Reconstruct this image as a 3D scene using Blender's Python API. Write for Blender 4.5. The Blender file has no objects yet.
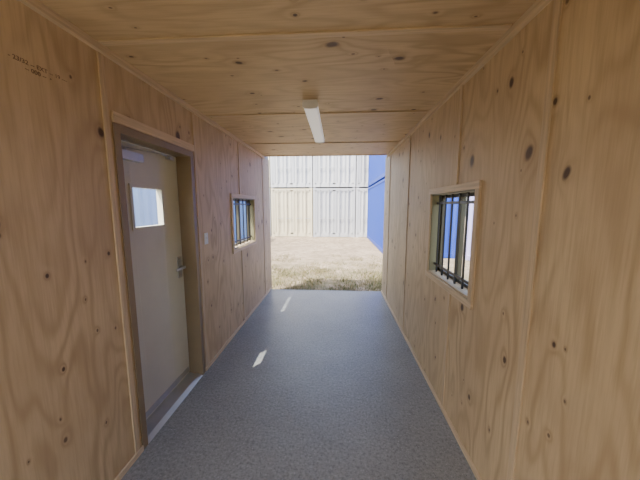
import bpy, math, random
from mathutils import Vector, Euler
random.seed(4)
C=bpy.context.collection
# ---------------------------------------------------------------- materials
def newmat(name):
    m=bpy.data.materials.new(name); m.use_nodes=True
    nt=m.node_tree; b=nt.nodes['Principled BSDF']; return m,nt,b
class N:
    def __init__(s,nt): s.nt=nt
    def n(s,t,**k):
        x=s.nt.nodes.new(t)
        for a,v in k.items(): setattr(x,a,v)
        return x
    def lk(s,a,b): s.nt.links.new(a,b)
    def m(s,op,a,b=None,c=None):
        x=s.nt.nodes.new('ShaderNodeMath'); x.operation=op
        for i,v in enumerate((a,b,c)):
            if v is None: continue
            if isinstance(v,(int,float)): x.inputs[i].default_value=v
            else: s.lk(v,x.inputs[i])
        return x.outputs[0]
    def mix(s,f,a,b,bt='MIX'):
        x=s.nt.nodes.new('ShaderNodeMix'); x.data_type='RGBA'; x.blend_type=bt
        for i,v in ((0,f),(6,a),(7,b)):
            if isinstance(v,(int,float)): x.inputs[i].default_value=v
            elif isinstance(v,tuple): x.inputs[i].default_value=(*v,1)
            else: s.lk(v,x.inputs[i])
        return x.outputs[2]
    def noise(s,vec,scale,detail=2,rough=.5,dist=0):
        x=s.n('ShaderNodeTexNoise'); x.inputs['Scale'].default_value=scale
        x.inputs['Detail'].default_value=detail; x.inputs['Roughness'].default_value=rough
        x.inputs['Distortion'].default_value=dist
        if vec is not None: s.lk(vec,x.inputs['Vector'])
        return x.outputs[0]
    def ramp(s,v,lo,hi):
        x=s.n('ShaderNodeMapRange'); x.clamp=True
        s.lk(v,x.inputs[0]); x.inputs[1].default_value=lo; x.inputs[2].default_value=hi
        return x.outputs[0]
    def xyz(s,a,b,c=0):
        x=s.n('ShaderNodeCombineXYZ')
        for i,v in enumerate((a,b,c)):
            if isinstance(v,(int,float)): x.inputs[i].default_value=v
            else: s.lk(v,x.inputs[i])
        return x.outputs[0]
    def obj(s):
        t=s.n('ShaderNodeTexCoord'); return t.outputs['Object']
    def sep(s,v):
        x=s.n('ShaderNodeSeparateXYZ'); s.lk(v,x.inputs[0]); return x.outputs
def plywood(name,ua,va,light=(.68,.51,.29),dark=(.42,.285,.145)):
    m,nt,b=newmat(name); g=N(nt)
    o=g.obj(); s=g.sep(o); u=s[ua]; v=s[va]
    at=g.n('ShaderNodeAttribute',attribute_name='sheet').outputs['Fac']
    def knots(su,sv,off,thr,smin,svar):
        vx=g.n('ShaderNodeTexVoronoi',voronoi_dimensions='2D'); vx.inputs['Scale'].default_value=1
        wob=g.noise(g.xyz(u,v,at),9,1)
        kv=g.xyz(g.m('ADD',g.m('MULTIPLY',u,su),g.m('ADD',g.m('MULTIPLY',at,17.3+off),g.m('MULTIPLY',wob,.1))),
                 g.m('ADD',g.m('MULTIPLY',v,sv),g.m('MULTIPLY',at,9.1+off)))
        g.lk(kv,vx.inputs['Vector'])
        d=vx.outputs['Distance']; cs=g.sep(vx.outputs['Color'])
        gate=g.m('GREATER_THAN',cs[0],thr)
        size=g.m('ADD',smin,g.m('MULTIPLY',g.m('POWER',cs[1],2),svar))
        kd=g.m('DIVIDE',d,size)
        return (g.m('MULTIPLY',gate,g.m('SUBTRACT',1,g.ramp(kd,.55,1.05))),
                g.m('MULTIPLY',gate,g.m('POWER',2.718,g.m('MULTIPLY',kd,-.85))))
    k1,h1=knots(3.2,2.2,0,.40,.03,.075)
    k2,h2=knots(5.3,3.6,4.4,.58,.028,.035)
    knot=g.m('MAXIMUM',k1,g.m('MULTIPLY',k2,.75)); halo=g.m('MAXIMUM',h1,g.m('MULTIPLY',h2,.8))
    # rotary-cut contour grain
    f=g.noise(g.xyz(g.m('MULTIPLY',u,3.0),g.m('MULTIPLY',v,.6),g.m('MULTIPLY',at,31)),1,2.4,.45)
    f=g.m('ADD',f,g.m('MULTIPLY',halo,.2))
    ph=g.m('MULTIPLY',f,85)
    ring=g.m('MULTIPLY',g.m('ADD',g.m('SINE',ph),1),.5)
    ring=g.m('POWER',ring,2)
    amp=g.ramp(g.noise(g.xyz(g.m('MULTIPLY',u,2),g.m('MULTIPLY',v,.6),at),1.3,2),.3,.65)
    ring=g.m('MULTIPLY',ring,g.m('ADD',.2,g.m('MULTIPLY',amp,.6)))
    fine=g.noise(g.xyz(g.m('MULTIPLY',u,95),g.m('MULTIPLY',v,4),at),1,3,.6)
    col=g.mix(ring,light,dark)
    col=g.mix(g.m('MULTIPLY',g.ramp(fine,.42,.75),.38),col,(dark[0]*.8,dark[1]*.75,dark[2]*.7))
    big=g.noise(g.xyz(g.m('MULTIPLY',u,1.7),g.m('MULTIPLY',v,.9),g.m('MULTIPLY',at,5)),1.4,4,.6)
    col=g.mix(g.m('MULTIPLY',g.ramp(big,.4,.68),.5),col,(.42,.285,.155))
    rnd=g.m('FRACT',g.m('MULTIPLY',at,7.77))
    col=g.mix(g.m('MULTIPLY',rnd,.28),col,(.46,.34,.195))
    col=g.mix(g.m('MULTIPLY',halo,.7),col,(.26,.145,.07))
    col=g.mix(g.m('MULTIPLY',knot,.94),col,(.07,.035,.018))
    g.lk(col,b.inputs['Base Color'])
    b.inputs['Roughness'].default_value=.55
    bp=g.n('ShaderNodeBump'); bp.inputs['Strength'].default_value=.15; bp.inputs['Distance'].default_value=.003
    g.lk(g.m('ADD',fine,ring),bp.inputs['Height']); g.lk(bp.outputs[0],b.inputs['Normal'])
    return m
WOOD_W=plywood('plywood_wall',1,2)
WOOD_C=plywood('plywood_ceiling',1,0,light=(.70,.535,.315),dark=(.44,.31,.165))
WOOD_B=plywood('plywood_back',0,2)
def lumber(name,col,ax):
    m,nt,b=newmat(name); g=N(nt); s=g.sep(g.obj())
    k=[70,70,70]; k[ax]=3
    f=g.noise(g.xyz(*[g.m('MULTIPLY',s[i],k[i]) for i in range(3)]),1,3,.6)
    c=g.mix(g.ramp(f,.3,.75),col,tuple(x*.66 for x in col)); g.lk(c,b.inputs['Base Color'])
    b.inputs['Roughness'].default_value=.55
    return m
TR_X=lumber('trim_pine_x',(.72,.55,.34),0); TR_Y=lumber('trim_pine_y',(.74,.57,.36),1); TR_Z=lumber('trim_pine_z',(.68,.51,.31),2)
def paint(name,col,rough=.45,metal=0,var=.12,scale=6):
    m,nt,b=newmat(name); g=N(nt)
    f=g.noise(g.obj(),scale,4,.6)
    c=g.mix(g.m('MULTIPLY',g.ramp(f,.35,.75),1),col,tuple(x*(1-var) for x in col))
    g.lk(c,b.inputs['Base Color']); b.inputs['Roughness'].default_value=rough; b.inputs['Metallic'].default_value=metal
    return m
def contpaint(name,col):
    m,nt,b=newmat(name); g=N(nt); o=g.obj(); s=g.sep(o)
    st=g.noise(g.xyz(g.m('MULTIPLY',s[0],6),g.m('MULTIPLY',s[1],6),g.m('MULTIPLY',s[2],.8)),1,4,.6)
    c=g.mix(g.m('MULTIPLY',g.ramp(st,.5,.8),.3),col,tuple(x*.65+.03 for x in col))
    ru=g.noise(o,3.5,6,.7)
    c=g.mix(g.m('MULTIPLY',g.ramp(ru,.69,.74),.6),c,(.22,.11,.06))
    g.lk(c,b.inputs['Base Color']); b.inputs['Roughness'].default_value=.5
    return m
OLIVE=paint('frame_bronze_paint',(.27,.195,.11),.45)
REV=paint('window_reveal_olive',(.24,.22,.12),.5)
LEAF=paint('door_leaf_paint',(.68,.66,.55),.42,var=.05)
METAL=paint('brushed_steel',(.55,.55,.53),.42,.8)
ALU=paint('aluminium_frame',(.10,.09,.06),.45,.3)
BLACK=paint('black_bar_paint',(.012,.012,.014),.4)
WHITE=paint('white_plastic',(.8,.8,.77),.4,var=.04)
STEEL=contpaint('shell_paint',(.35,.36,.36))
RUBBER=paint('gasket',(.03,.03,.03),.7)
m,nt,b=newmat('window_glass'); g=N(nt)
tr=g.n('ShaderNodeBsdfTransparent'); tr.inputs[0].default_value=(.90,.94,.94,1)
gl=g.n('ShaderNodeBsdfGlossy'); gl.inputs['Roughness'].default_value=.03
fr=g.n('ShaderNodeLayerWeight'); fr.inputs[0].default_value=.5
mx=g.n('ShaderNodeMixShader'); g.lk(g.m('ADD',.03,g.m('MULTIPLY',g.m('POWER',fr.outputs['Facing'],5),.6)),mx.inputs[0]); g.lk(tr.outputs[0],mx.inputs[1]); g.lk(gl.outputs[0],mx.inputs[2])
g.lk(mx.outputs[0],nt.nodes['Material Output'].inputs[0]); GLASS=m
# floor
m,nt,b=newmat('floor_grey_paint'); g=N(nt); o=g.obj()
sp=g.noise(o,48,5,.8); lg=g.noise(o,1.6,4,.6); md=g.noise(o,9,4,.65); sc=g.noise(o,90,2,.6)
c=g.mix(g.ramp(lg,.3,.7),(.22,.22,.218),(.285,.285,.278))
c=g.mix(g.m('MULTIPLY',g.ramp(sp,.5,.6),.6),c,(.115,.117,.12))
c=g.mix(g.m('MULTIPLY',g.ramp(sp,.46,.38),.45),c,(.38,.38,.38))
c=g.mix(g.m('MULTIPLY',g.ramp(sc,.64,.68),.8),c,(.06,.06,.065))
c=g.mix(g.m('MULTIPLY',g.ramp(sc,.35,.31),.7),c,(.52,.52,.51))
c=g.mix(g.m('MULTIPLY',g.ramp(md,.62,.70),.4),c,(.13,.13,.13))
g.lk(c,b.inputs['Base Color'])
g.lk(g.m('ADD',.20,g.m('MULTIPLY',sp,.24)),b.inputs['Roughness'])
bp=g.n('ShaderNodeBump'); bp.inputs['Strength'].default_value=.6; bp.inputs['Distance'].default_value=.005
g.lk(g.m('ADD',sp,md),bp.inputs['Height']); g.lk(bp.outputs[0],b.inputs['Normal']); FLOOR=m
# ground
m,nt,b=newmat('dry_dirt_ground'); g=N(nt); o=g.obj(); s=g.sep(o)
a1=g.noise(o,.7,5,.65); a2=g.noise(o,5,5,.7); a3=g.noise(o,60,3,.7)
c=g.mix(g.ramp(a1,.35,.65),(.32,.25,.165),(.21,.16,.10))
c=g.mix(g.m('MULTIPLY',g.ramp(a2,.45,.6),.75),c,(.12,.09,.052))
c=g.mix(g.m('MULTIPLY',g.ramp(a3,.5,.7),.35),c,(.36,.29,.20))
gr=g.m('MULTIPLY',g.m('SUBTRACT',1,g.ramp(s[1],6.2,10)),g.ramp(g.noise(o,2.2,6,.75),.42,.52))
c=g.mix(g.m('MULTIPLY',gr,.75),c,(.105,.095,.035))
g.lk(c,b.inputs['Base Color']); b.inputs['Roughness'].default_value=.95
bp=g.n('ShaderNodeBump'); bp.inputs['Strength'].default_value=1; bp.inputs['Distance'].default_value=.06
g.lk(a2,bp.inputs['Height']); g.lk(bp.outputs[0],b.inputs['Normal']); GROUND=m
m,nt,b=newmat('fixture_diffuser'); b.inputs['Base Color'].default_value=(.85,.85,.82,1); b.inputs['Roughness'].default_value=.5
b.inputs['Emission Color'].default_value=(1,.96,.9,1); b.inputs['Emission Strength'].default_value=.4; DIFF=m
# ---------------------------------------------------------------- mesh builder
class MB:
    def __init__(s,name): s.name=name; s.v=[]; s.f=[]; s.mi=[]; s.sh=[]; s.mats=[]
    def mat(s,m):
        if m not in s.mats: s.mats.append(m)
        return s.mats.index(m)
    def poly(s,vs,fs,m,sh=0.):
        k=len(s.v); s.v+=[tuple(x) for x in vs]; i=s.mat(m)
        for f in fs: s.f.append([k+j for j in f]); s.mi.append(i); s.sh.append(sh)
    def box(s,x0,x1,y0,y1,z0,z1,m,sh=0.):
        x0,x1=sorted((x0,x1)); y0,y1=sorted((y0,y1)); z0,z1=sorted((z0,z1))
        vs=[(x0,y0,z0),(x1,y0,z0),(x1,y1,z0),(x0,y1,z0),(x0,y0,z1),(x1,y0,z1),(x1,y1,z1),(x0,y1,z1)]
        s.poly(vs,[(3,2,1,0),(4,5,6,7),(0,1,5,4),(1,2,6,5),(2,3,7,6),(3,0,4,7)],m,sh)
    def cyl(s,p,q,r,m,n=16,r2=None):
        p=Vector(p); q=Vector(q); d=(q-p).normalized(); r2=r if r2 is None else r2
        a=d.orthogonal().normalized(); b=d.cross(a); vs=[]
        for c,rr in ((p,r),(q,r2)):
            for i in range(n):
                t=2*math.pi*i/n; vs.append(c+a*math.cos(t)*rr+b*math.sin(t)*rr)
        fs=[(i,(i+1)%n,n+(i+1)%n,n+i) for i in range(n)]+[tuple(reversed(range(n))),tuple(range(n,2*n))]
        s.poly(vs,fs,m)
    def extr(s,prof,vec,m,cap=True):
        n=len(prof); vec=Vector(vec); vs=[Vector(p) for p in prof]+[Vector(p)+vec for p in prof]
        fs=[(i,(i+1)%n,n+(i+1)%n,n+i) for i in range(n)]
        if cap: fs+=[tuple(reversed(range(n))),tuple(range(n,2*n))]
        s.poly(vs,fs,m)
    def sheetstrip(s,prof,vec,m):
        n=len(prof); vec=Vector(vec); vs=[Vector(p) for p in prof]+[Vector(p)+vec for p in prof]
        s.poly(vs,[(i,i+1,n+i+1,n+i) for i in range(n-1)],m)
    def build(s,bevel=0,recalc=True):
        me=bpy.data.meshes.new(s.name); me.from_pydata(s.v,[],s.f)
        for m in s.mats: me.materials.append(m)
        me.polygons.foreach_set('material_index',s.mi)
        at=me.attributes.new('sheet','FLOAT','FACE'); at.data.foreach_set('value',s.sh)
        me.update(); o=bpy.data.objects.new(s.name,me); C.objects.link(o)
        if bevel:
            md=o.modifiers.new('bevel','BEVEL'); md.width=bevel; md.segments=2; md.limit_method='ANGLE'
        return o
def cells(r,opens):
    a0,a1,b0,b1=r
    A=sorted({a0,a1}|{x for o in opens for x in o[:2] if a0<x<a1}); B=sorted({b0,b1}|{x for o in opens for x in o[2:] if b0<x<b1})
    for i in range(len(A)-1):
        for j in range(len(B)-1):
            ca=(A[i]+A[i+1])/2; cb=(B[j]+B[j+1])/2
            if any(o[0]<ca<o[1] and o[2]<cb<o[3] for o in opens): continue
            yield A[i],A[i+1],B[j],B[j+1]
XL,XR,H=-1.35,.90,2.6
Y0,YE,YC=-.8,5.24,4.95
W1=(3.41,4.31,1.13,1.81)   # left window
W2=(1.81,2.63,1.07,1.81)   # right window
DR=(1.60,2.50,-.001,2.20)  # door frame opening
T=.13
def wall(name,x,sgn,sheets,opens,yend):
    w=MB(name)
    for i in range(len(sheets)-1):
        a,b=sheets[i],sheets[i+1]
        for c in cells((a+.001,b-.001,0,H),opens):
            w.box(x,x+sgn*.018,c[0],c[1],c[2],c[3],WOOD_W,.13+i*.317+(0.07 if sgn>0 else 0))
    for c in cells((Y0-.1,yend,-.1,2.74),opens):
        w.box(x+sgn*.018,x+sgn*T,c[0],c[1],c[2],c[3],STEEL)
    return w
wl=wall('wall_left',XL,-1,[Y0,.33,1.55,2.53,3.70,4.88,5.38],[DR,W1],5.38); wl.build()
wr=wall('wall_right',XR,1,[Y0,.05,1.265,2.12,3.50,4.72,YE],[W2],YE+.02); wr.build()
wb=MB('rear_light_blocker'); wb.box(-.35,XR,Y0-.018,Y0,0,H,WOOD_B,.7); wb.box(-.35,XR+.018,Y0-.07,Y0-.018,-.1,2.74,STEEL); wb.build()  # unseen partial wall, added to cut light from behind onto the near walls
fl=MB('floor'); fl.box(XL,XR,Y0,YE,-.10,0,FLOOR); fl.build()
ce=MB('ceiling'); cy=[Y0,.31,1.53,2.75,3.98,YC]
for i in range(len(cy)-1): ce.box(XL,XR,cy[i]+.001,cy[i+1]-.001,H,H+.018,WOOD_C,.21+i*.391)
ce.box(XL-.018,XR+.018,Y0-.018,YC,H+.018,2.74,STEEL); ce.box(XL,XR,5.05,5.2,2.74,2.9,STEEL); ce.box(XL-T,XR+T,Y0-.1,5.24,2.74,2.80,STEEL); ce.build()
th=MB('trim_1'); th.box(XL,XR,YE,YE+.03,-.12,.004,STEEL); th.build(.002)
# battens
n=[1]
def batten(pieces,mat):
    n[0]+=1; t=MB(f'trim_{n[0]}')
    for p in pieces: t.box(*p,mat)
    t.build(.0015)
BT=.009
batten([(XL,XL+BT,y-.02,y+.02,.04,H-.04) for y in (.33,1.555,4.88)]+[(XL,XL+BT,3.68,3.72,.04,W1[2]-.05),(XL,XL+BT,3.68,3.72,W1[3]+.05,H-.04),(XL,XL+BT,2.52,2.56,.04,H-.04)],TR_Z)
batten([(XR-BT,XR,y-.02,y+.02,.04,H-.04) for y in (.05,1.265,3.50,4.72)]+[(XR-BT,XR,2.10,2.14,.04,W2[2]-.05),(XR-BT,XR,2.10,2.14,W2[3]+.05,H-.04)],TR_Z)
batten([(XL+.04,XR-.04,y-.02,y+.02,H-BT,H) for y in (.31,1.53,2.75,3.98,YC-.021)],TR_X)
batten([(XL,XL+.03,Y0,YC,H-.04,H)],TR_Y); batten([(XR-.03,XR,Y0,YC,H-.04,H)],TR_Y)
# head trim above door
batten([(XL,XL+.014,1.60,2.515,2.205,2.265)],TR_Y)
bl=MB('baseboard_left'); bl.box(XL,XL+.014,Y0,DR[0]-.0,0,.04,TR_Y); bl.box(XL,XL+.014,2.51,5.38,0,.04,TR_Y); bl.build(.002)
br=MB('baseboard_right'); br.box(XR-.014,XR,Y0,YE,0,.04,TR_Y); br.build(.002)
# ---------------------------------------------------------------- windows
def window(name,x,sgn,op,nb,sun_block=0):
    a,b,c,d=op; w=MB(name); t=.05
    xi=x-sgn*.016; xo=x+sgn*.0
    w.box(xi,xo,a-t,b+t,d,d+t,TR_Y); w.box(xi,xo,a-t,b+t,c-t,c,TR_Y)
    w.box(xi,xo,a-t,a,c,d,TR_Z); w.box(xi,xo,b,b+t,c,d,TR_Z)
    # reveals
    x1=x+sgn*T
    w.box(xo,x1,a,b,d-.012,d,REV); w.box(xo,x1,a,b,c,c+.012,TR_Y); w.box(xo,x1,a,a+.012,c,d,REV); w.box(xo,x1,b-.012,b,c,d,REV)
    if sun_block: w.box(x1,x1+sgn*sun_block,a-.05,b+.05,d,d+.006,STEEL)  # added unseen outside ledge, trims sun through the window to a sliver
    a+=.012;b-=.012;c+=.012;d-=.012
    f0,f1=x+sgn*.085,x+sgn*.12; k=.026
    w.box(f0,f1,a,b,d-k,d,ALU); w.box(f0,f1,a,b,c,c+k,ALU); w.box(f0,f1,a,a+k,c,d,ALU); w.box(f0,f1,b-k,b,c,d,ALU)
    mid=(a+b)/2; w.box(f0,f1,mid-.012,mid+.012,c,d,ALU)
    g0=x+sgn*.10; w.poly([(g0,a+k,c+k),(g0,b-k,c+k),(g0,b-k,d-k),(g0,a+k,d-k)],[(0,1,2,3)],GLASS)
    # inside security grille
    xb=x+sgn*.045
    for i in range(nb):
        y=a+(b-a)*(i+.5)/nb; w.box(xb-.007,xb+.007,y-.007,y+.007,c,d,BLACK)
    for z in (c+.07,d-.07): w.box(xb-.005,xb+.005,a,b,z-.011,z+.011,BLACK)
    w.build(.0015)
window('window_1',XL,-1,W1,6,.06); window('window_2',XR,1,W2,6)
# ---------------------------------------------------------------- door
d=MB('door_1'); a,b,_,top=DR; ft=.05; xf=XL+.008; xl=-1.48
d.box(xf,xl-.02,a,a+ft,0,top,OLIVE); d.box(xf,xl-.02,b-ft,b,0,top,OLIVE); d.box(xf,xl-.02,a+ft,b-ft,top-ft,top,OLIVE)
d.box(xl+.0,xl+.025,a+ft,a+ft+.015,0,top-ft,RUBBER)
la,lb,lc,ld=a+ft+.003,b-ft-.003,.035,top-ft-.003
wo=(1.87,2.20,1.54,1.84)
for c in cells((la,lb,lc,ld),[wo]): d.box(xl-.036,xl,c[0],c[1],c[2],c[3],LEAF)
fw=.022; e=.004
for r in ((wo[0]-fw,wo[1]+fw,wo[3]-e,wo[3]+fw),(wo[0]-fw,wo[1]+fw,wo[2]-fw,wo[2]+e),(wo[0]-fw,wo[0]+e,wo[2]+e,wo[3]-e),(wo[1]-e,wo[1]+fw,wo[2]+e,wo[3]-e)):
    d.box(xl-.040,xl+.008,*r,LEAF)
d.poly([(xl-.02,wo[0],wo[2]),(xl-.02,wo[1],wo[2]),(xl-.02,wo[1],wo[3]),(xl-.02,wo[0],wo[3])],[(0,1,2,3)],GLASS)
# threshold
d.extr([(XL+.01,a+ft,0),(XL-.03,a+ft,.018),(xl-.05,a+ft,.030),(xl-.05,a+ft,0)],(0,lb-la,0),METAL)
d.box(xl,xl+.006,la+.02,lb-.02,.05,.10,METAL)
# lever + plate + deadbolt
hy,hz=2.385,1.13
d.box(xl,xl+.008,hy-.03,hy+.03,hz-.10,hz+.10,METAL)
d.cyl((xl,hy,hz),(xl+.055,hy,hz),.014,METAL); d.box(xl+.043,xl+.060,hy-.125,hy+.012,hz-.011,hz+.011,METAL)
d.cyl((xl,hy,hz+.06),(xl+.02,hy,hz+.06),.018,METAL)
# closer: body, pinion, two-part arm, shoe
cz=ld-.10
d.box(xl,xl+.055,1.72,1.95,cz-.03,cz+.03,METAL)
d.cyl((xl+.028,1.80,cz+.03),(xl+.028,1.80,cz+.055),.014,METAL)
def arm(p,q,w=.011,h=.005):
    p=Vector(p);q=Vector(q);t=(q-p).normalized(); s=t.cross(Vector((0,0,1)))*w
    d.extr([p+s,q+s,q-s,p-s],(0,0,h),METAL)
arm((xl+.028,1.80,cz+.052),(xl+.10,2.08,cz+.056)); arm((xl+.10,2.08,cz+.062),(xl+.03,2.30,cz+.062))
d.box(xl+.005,xl+.05,2.28,2.34,cz+.05,cz+.075,METAL)
for z in (.25,1.08,1.93): d.cyl((xl+.008,la+.003,z-.05),(xl+.008,la+.003,z+.05),.008,METAL,12)
d.build(.0012)
# light switch
s=MB('light_switch'); s.box(XL,XL+.007,2.635,2.705,1.31,1.425,WHITE); s.box(XL+.007,XL+.010,2.654,2.686,1.335,1.40,WHITE); s.box(XL+.010,XL+.018,2.664,2.676,1.362,1.385,WHITE)
s.cyl((XL+.006,2.67,1.322),(XL+.0085,2.67,1.322),.004,METAL,10); s.cyl((XL+.006,2.67,1.413),(XL+.0085,2.67,1.413),.004,METAL,10); s.build(.001)
# ceiling light
c=MB('ceiling_light'); cx=-.235; ya,yb=2.42,3.66
pr=[(cx-.058,ya,H),(cx-.064,ya,H-.03),(cx-.060,ya,H-.052),(cx-.048,ya,H-.063),(cx,ya,H-.067),(cx+.048,ya,H-.063),(cx+.060,ya,H-.052),(cx+.064,ya,H-.03),(cx+.058,ya,H)]
c.extr(pr,(0,yb-ya,0),DIFF)
for y in (ya-.018,yb-.003):
    c.extr([(cx+(p[0]-cx)*1.07,y,H-(H-p[2])*1.07) for p in pr],(0,.021,0),WHITE)
c.build()
# ink stamp on left sheet
tm,nt,b=newmat('stamp_ink'); b.inputs['Base Color'].default_value=(.20,.13,.07,1); b.inputs['Roughness'].default_value=.8
tc=bpy.data.curves.new('plywood_stamp','FONT'); tc.body='- 23/32 -- EXT -- 19 ---\n        -- 000 --  •'; tc.size=.026; tc.extrude=.0003; tc.materials.append(tm)
to=bpy.data.objects.new('plywood_stamp',tc); to.location=(XL+.001,1.10,2.31); to.rotation_euler=(math.pi/2,0,math.pi/2); C.objects.link(to)
# ---------------------------------------------------------------- outside
gm=MB('ground'); ZG=-.12
gm.poly([(-40,-25,ZG),(40,-25,ZG),(40,50,ZG),(-40,50,ZG)],[(0,1,2,3)],GROUND); gm.build()
def corr(p0,du,L,nv,dep,per=.28):
    pts=[]; p0=Vector(p0); du=Vector(du); nv=Vector(nv); k=max(1,round(L/per)); per=L/k
    for i in range(k):
        for t,h in ((0,0),(.25,0),(.5,1),(.75,1)): pts.append(p0+du*(i+t)*per-nv*dep*h)
    pts.append(p0+du*L); return pts
def container(x0,x1,y0,y1,z0,mat,doors=False,h=2.86,ax='y'):
    c=MB('shipping_container'); r=.11; z1=z0+h
    for x in (x0,x1-r):
        for y in (y0,y1-r): c.box(x,x+r,y,y+r,z0,z1,mat)
    for z,hh in ((z0+.02,.15),(z1-.11,.09)):
        c.box(x0+.01,x0+.07,y0+r,y1-r,z,z+hh,mat); c.box(x1-.07,x1-.01,y0+r,y1-r,z,z+hh,mat)
        c.box(x0+r,x1-r,y0+.01,y0+.07,z,z+hh,mat); c.box(x0+r,x1-r,y1-.07,y1-.01,z,z+hh,mat)
    for x in (x0-.004,x1-.17+.004):
        for y in (y0-.004,y1-.17+.004):
            for z in (z0-.0,z1-.12+.004): c.box(x,x+.17,y,y+.17,z,z+.12,mat)
    za,zb=z0+.17,z1-.11
    c.sheetstrip(corr((x0+.02,y0+r,za),(0,1,0),y1-y0-2*r,(-1,0,0),.036),(0,0,zb-za),mat)
    c.sheetstrip(corr((x1-.02,y0+r,za),(0,1,0),y1-y0-2*r,(1,0,0),.036),(0,0,zb-za),mat)
    c.sheetstrip(corr((x0+r,y1-.02,za),(1,0,0),x1-x0-2*r,(0,1,0),.036),(0,0,zb-za),mat)
    if not doors: c.sheetstrip(corr((x0+r,y0+.02,za),(1,0,0),x1-x0-2*r,(0,-1,0),.036),(0,0,zb-za),mat)
    else:
        mx=(x0+x1)/2
        for a,b in ((x0+r,mx-.008),(mx+.008,x1-r)):
            c.box(a,a+.07,y0+.02,y0+.07,za,zb,mat); c.box(b-.07,b,y0+.02,y0+.07,za,zb,mat)
            c.box(a,b,y0+.02,y0+.07,za,za+.08,mat); c.box(a,b,y0+.02,y0+.07,zb-.08,zb,mat)
            c.sheetstrip(corr((a+.07,y0+.03,za+.08),(1,0,0),b-a-.14,(0,-1,0),.036,.22),(0,0,zb-za-.16),mat)
            for t in (.27,.73):
                x=a+(b-a)*t; c.cyl((x,y0-.02,z0+.06),(x,y0-.02,z1-.04),.017,mat,8)
                for zz in (za+.1,za+.8,za+1.7,zb-.15): c.box(x-.04,x+.04,y0-.03,y0+.03,zz,zz+.06,mat)
                c.box(x-.03,x+.30,y0-.055,y0-.035,za+.92,za+.96,METAL)
        c.box(mx-.008,mx+.008,y0+.03,y0+.06,za,zb,RUBBER)
    c.box(x0+.05,x1-.05,y0+.05,y1-.05,z1-.06,z1-.03,mat); c.box(x0+.05,x1-.05,y0+.05,y1-.05,z0+.03,z0+.08,mat)
    return c.build()
BEIGE=contpaint('container_beige',(.56,.50,.34)); GREY=contpaint('container_grey',(.40,.41,.405)); LG=contpaint('container_pale',(.46,.47,.46))
BLUE=contpaint('container_blue',(.008,.045,.30)); LAV=contpaint('container_lavender',(.42,.38,.60)); PB=contpaint('container_pale_blue',(.38,.48,.66)); DK=contpaint('container_mid_blue',(.14,.28,.55))
yb=15.75; w=2.438
for k,(r0,r1) in enumerate(((BEIGE,LG),(GREY,LG),(LG,GREY),(GREY,BEIGE))):
    x0=(-3.88,-1.39,1.10,-6.37)[k]
    container(x0,x0+w,yb,yb+6.06,ZG,r0,True); container(x0,x0+w,yb,yb+6.06,ZG+2.9,r1,True)
for z in (0,2.9): container(1.74,1.74+w,9.5,15.56,ZG+z,BLUE)
container(4.4,4.4+w,3.3,9.36,ZG,LAV)
container(-4.4-w,-4.4,1.2,7.26,ZG,PB); container(-4.4-w,-4.4,7.5,13.56,ZG,DK)
# grass tufts
GRS=paint('grass_blade',(.11,.125,.035),.8,var=.5,scale=3); DRY=paint('dry_blade',(.27,.22,.10),.8,var=.3,scale=3)
gb=MB('grass_patch')
clumps=[(random.uniform(-2.8,1.65),5.35+abs(random.gauss(0,1.5))) for _ in range(150)]
for i in range(11000):
    cxx,cyy=random.choice(clumps); x=cxx+random.gauss(0,.16); y=cyy+random.gauss(0,.16)
    if y>11 or y<5.3 or x>1.72: continue
    hh=random.uniform(.03,.09); a=random.uniform(0,6.28); l=random.uniform(.01,.04); w2=.006
    ca,sa=math.cos(a)*w2,math.sin(a)*w2
    gb.poly([(x-ca,y-sa,ZG),(x+ca,y+sa,ZG),(x+l*math.cos(a*3),y+l*math.sin(a*3),ZG+hh)],[(0,1,2)],GRS if random.random()<.5 else DRY)
gb.build()
# ---------------------------------------------------------------- light
wd=bpy.data.worlds.new('world'); bpy.context.scene.world=wd; wd.use_nodes=True; nt=wd.node_tree
sk=nt.nodes.new('ShaderNodeTexSky'); sk.sky_type='NISHITA'; sk.sun_disc=False; sk.sun_elevation=math.radians(60)
sd=Vector((.645,.75,-1.69)).normalized()
sk.sun_rotation=math.atan2(-sd.x,-sd.y); sk.air_density=1.0; sk.dust_density=4
nt.links.new(sk.outputs[0],nt.nodes['Background'].inputs[0]); nt.nodes['Background'].inputs[1].default_value=1.2
sl=bpy.data.lights.new('sun','SUN'); sl.energy=15.5; sl.angle=math.radians(.53); sl.color=(1,.95,.87)
so=bpy.data.objects.new('sun',sl); so.rotation_euler=sd.to_track_quat('-Z','Y').to_euler(); so.location=(-5,-5,12); C.objects.link(so)
# ---------------------------------------------------------------- camera
cd=bpy.data.cameras.new('camera'); cam=bpy.data.objects.new('camera',cd); C.objects.link(cam)
cd.sensor_width=36; cd.lens=268/640*36; cd.clip_start=.02
cam.location=(0,0,1.7); cam.rotation_euler=Euler((math.radians(82.8),0,math.radians(3.6)),'XYZ')
bpy.context.scene.camera=cam
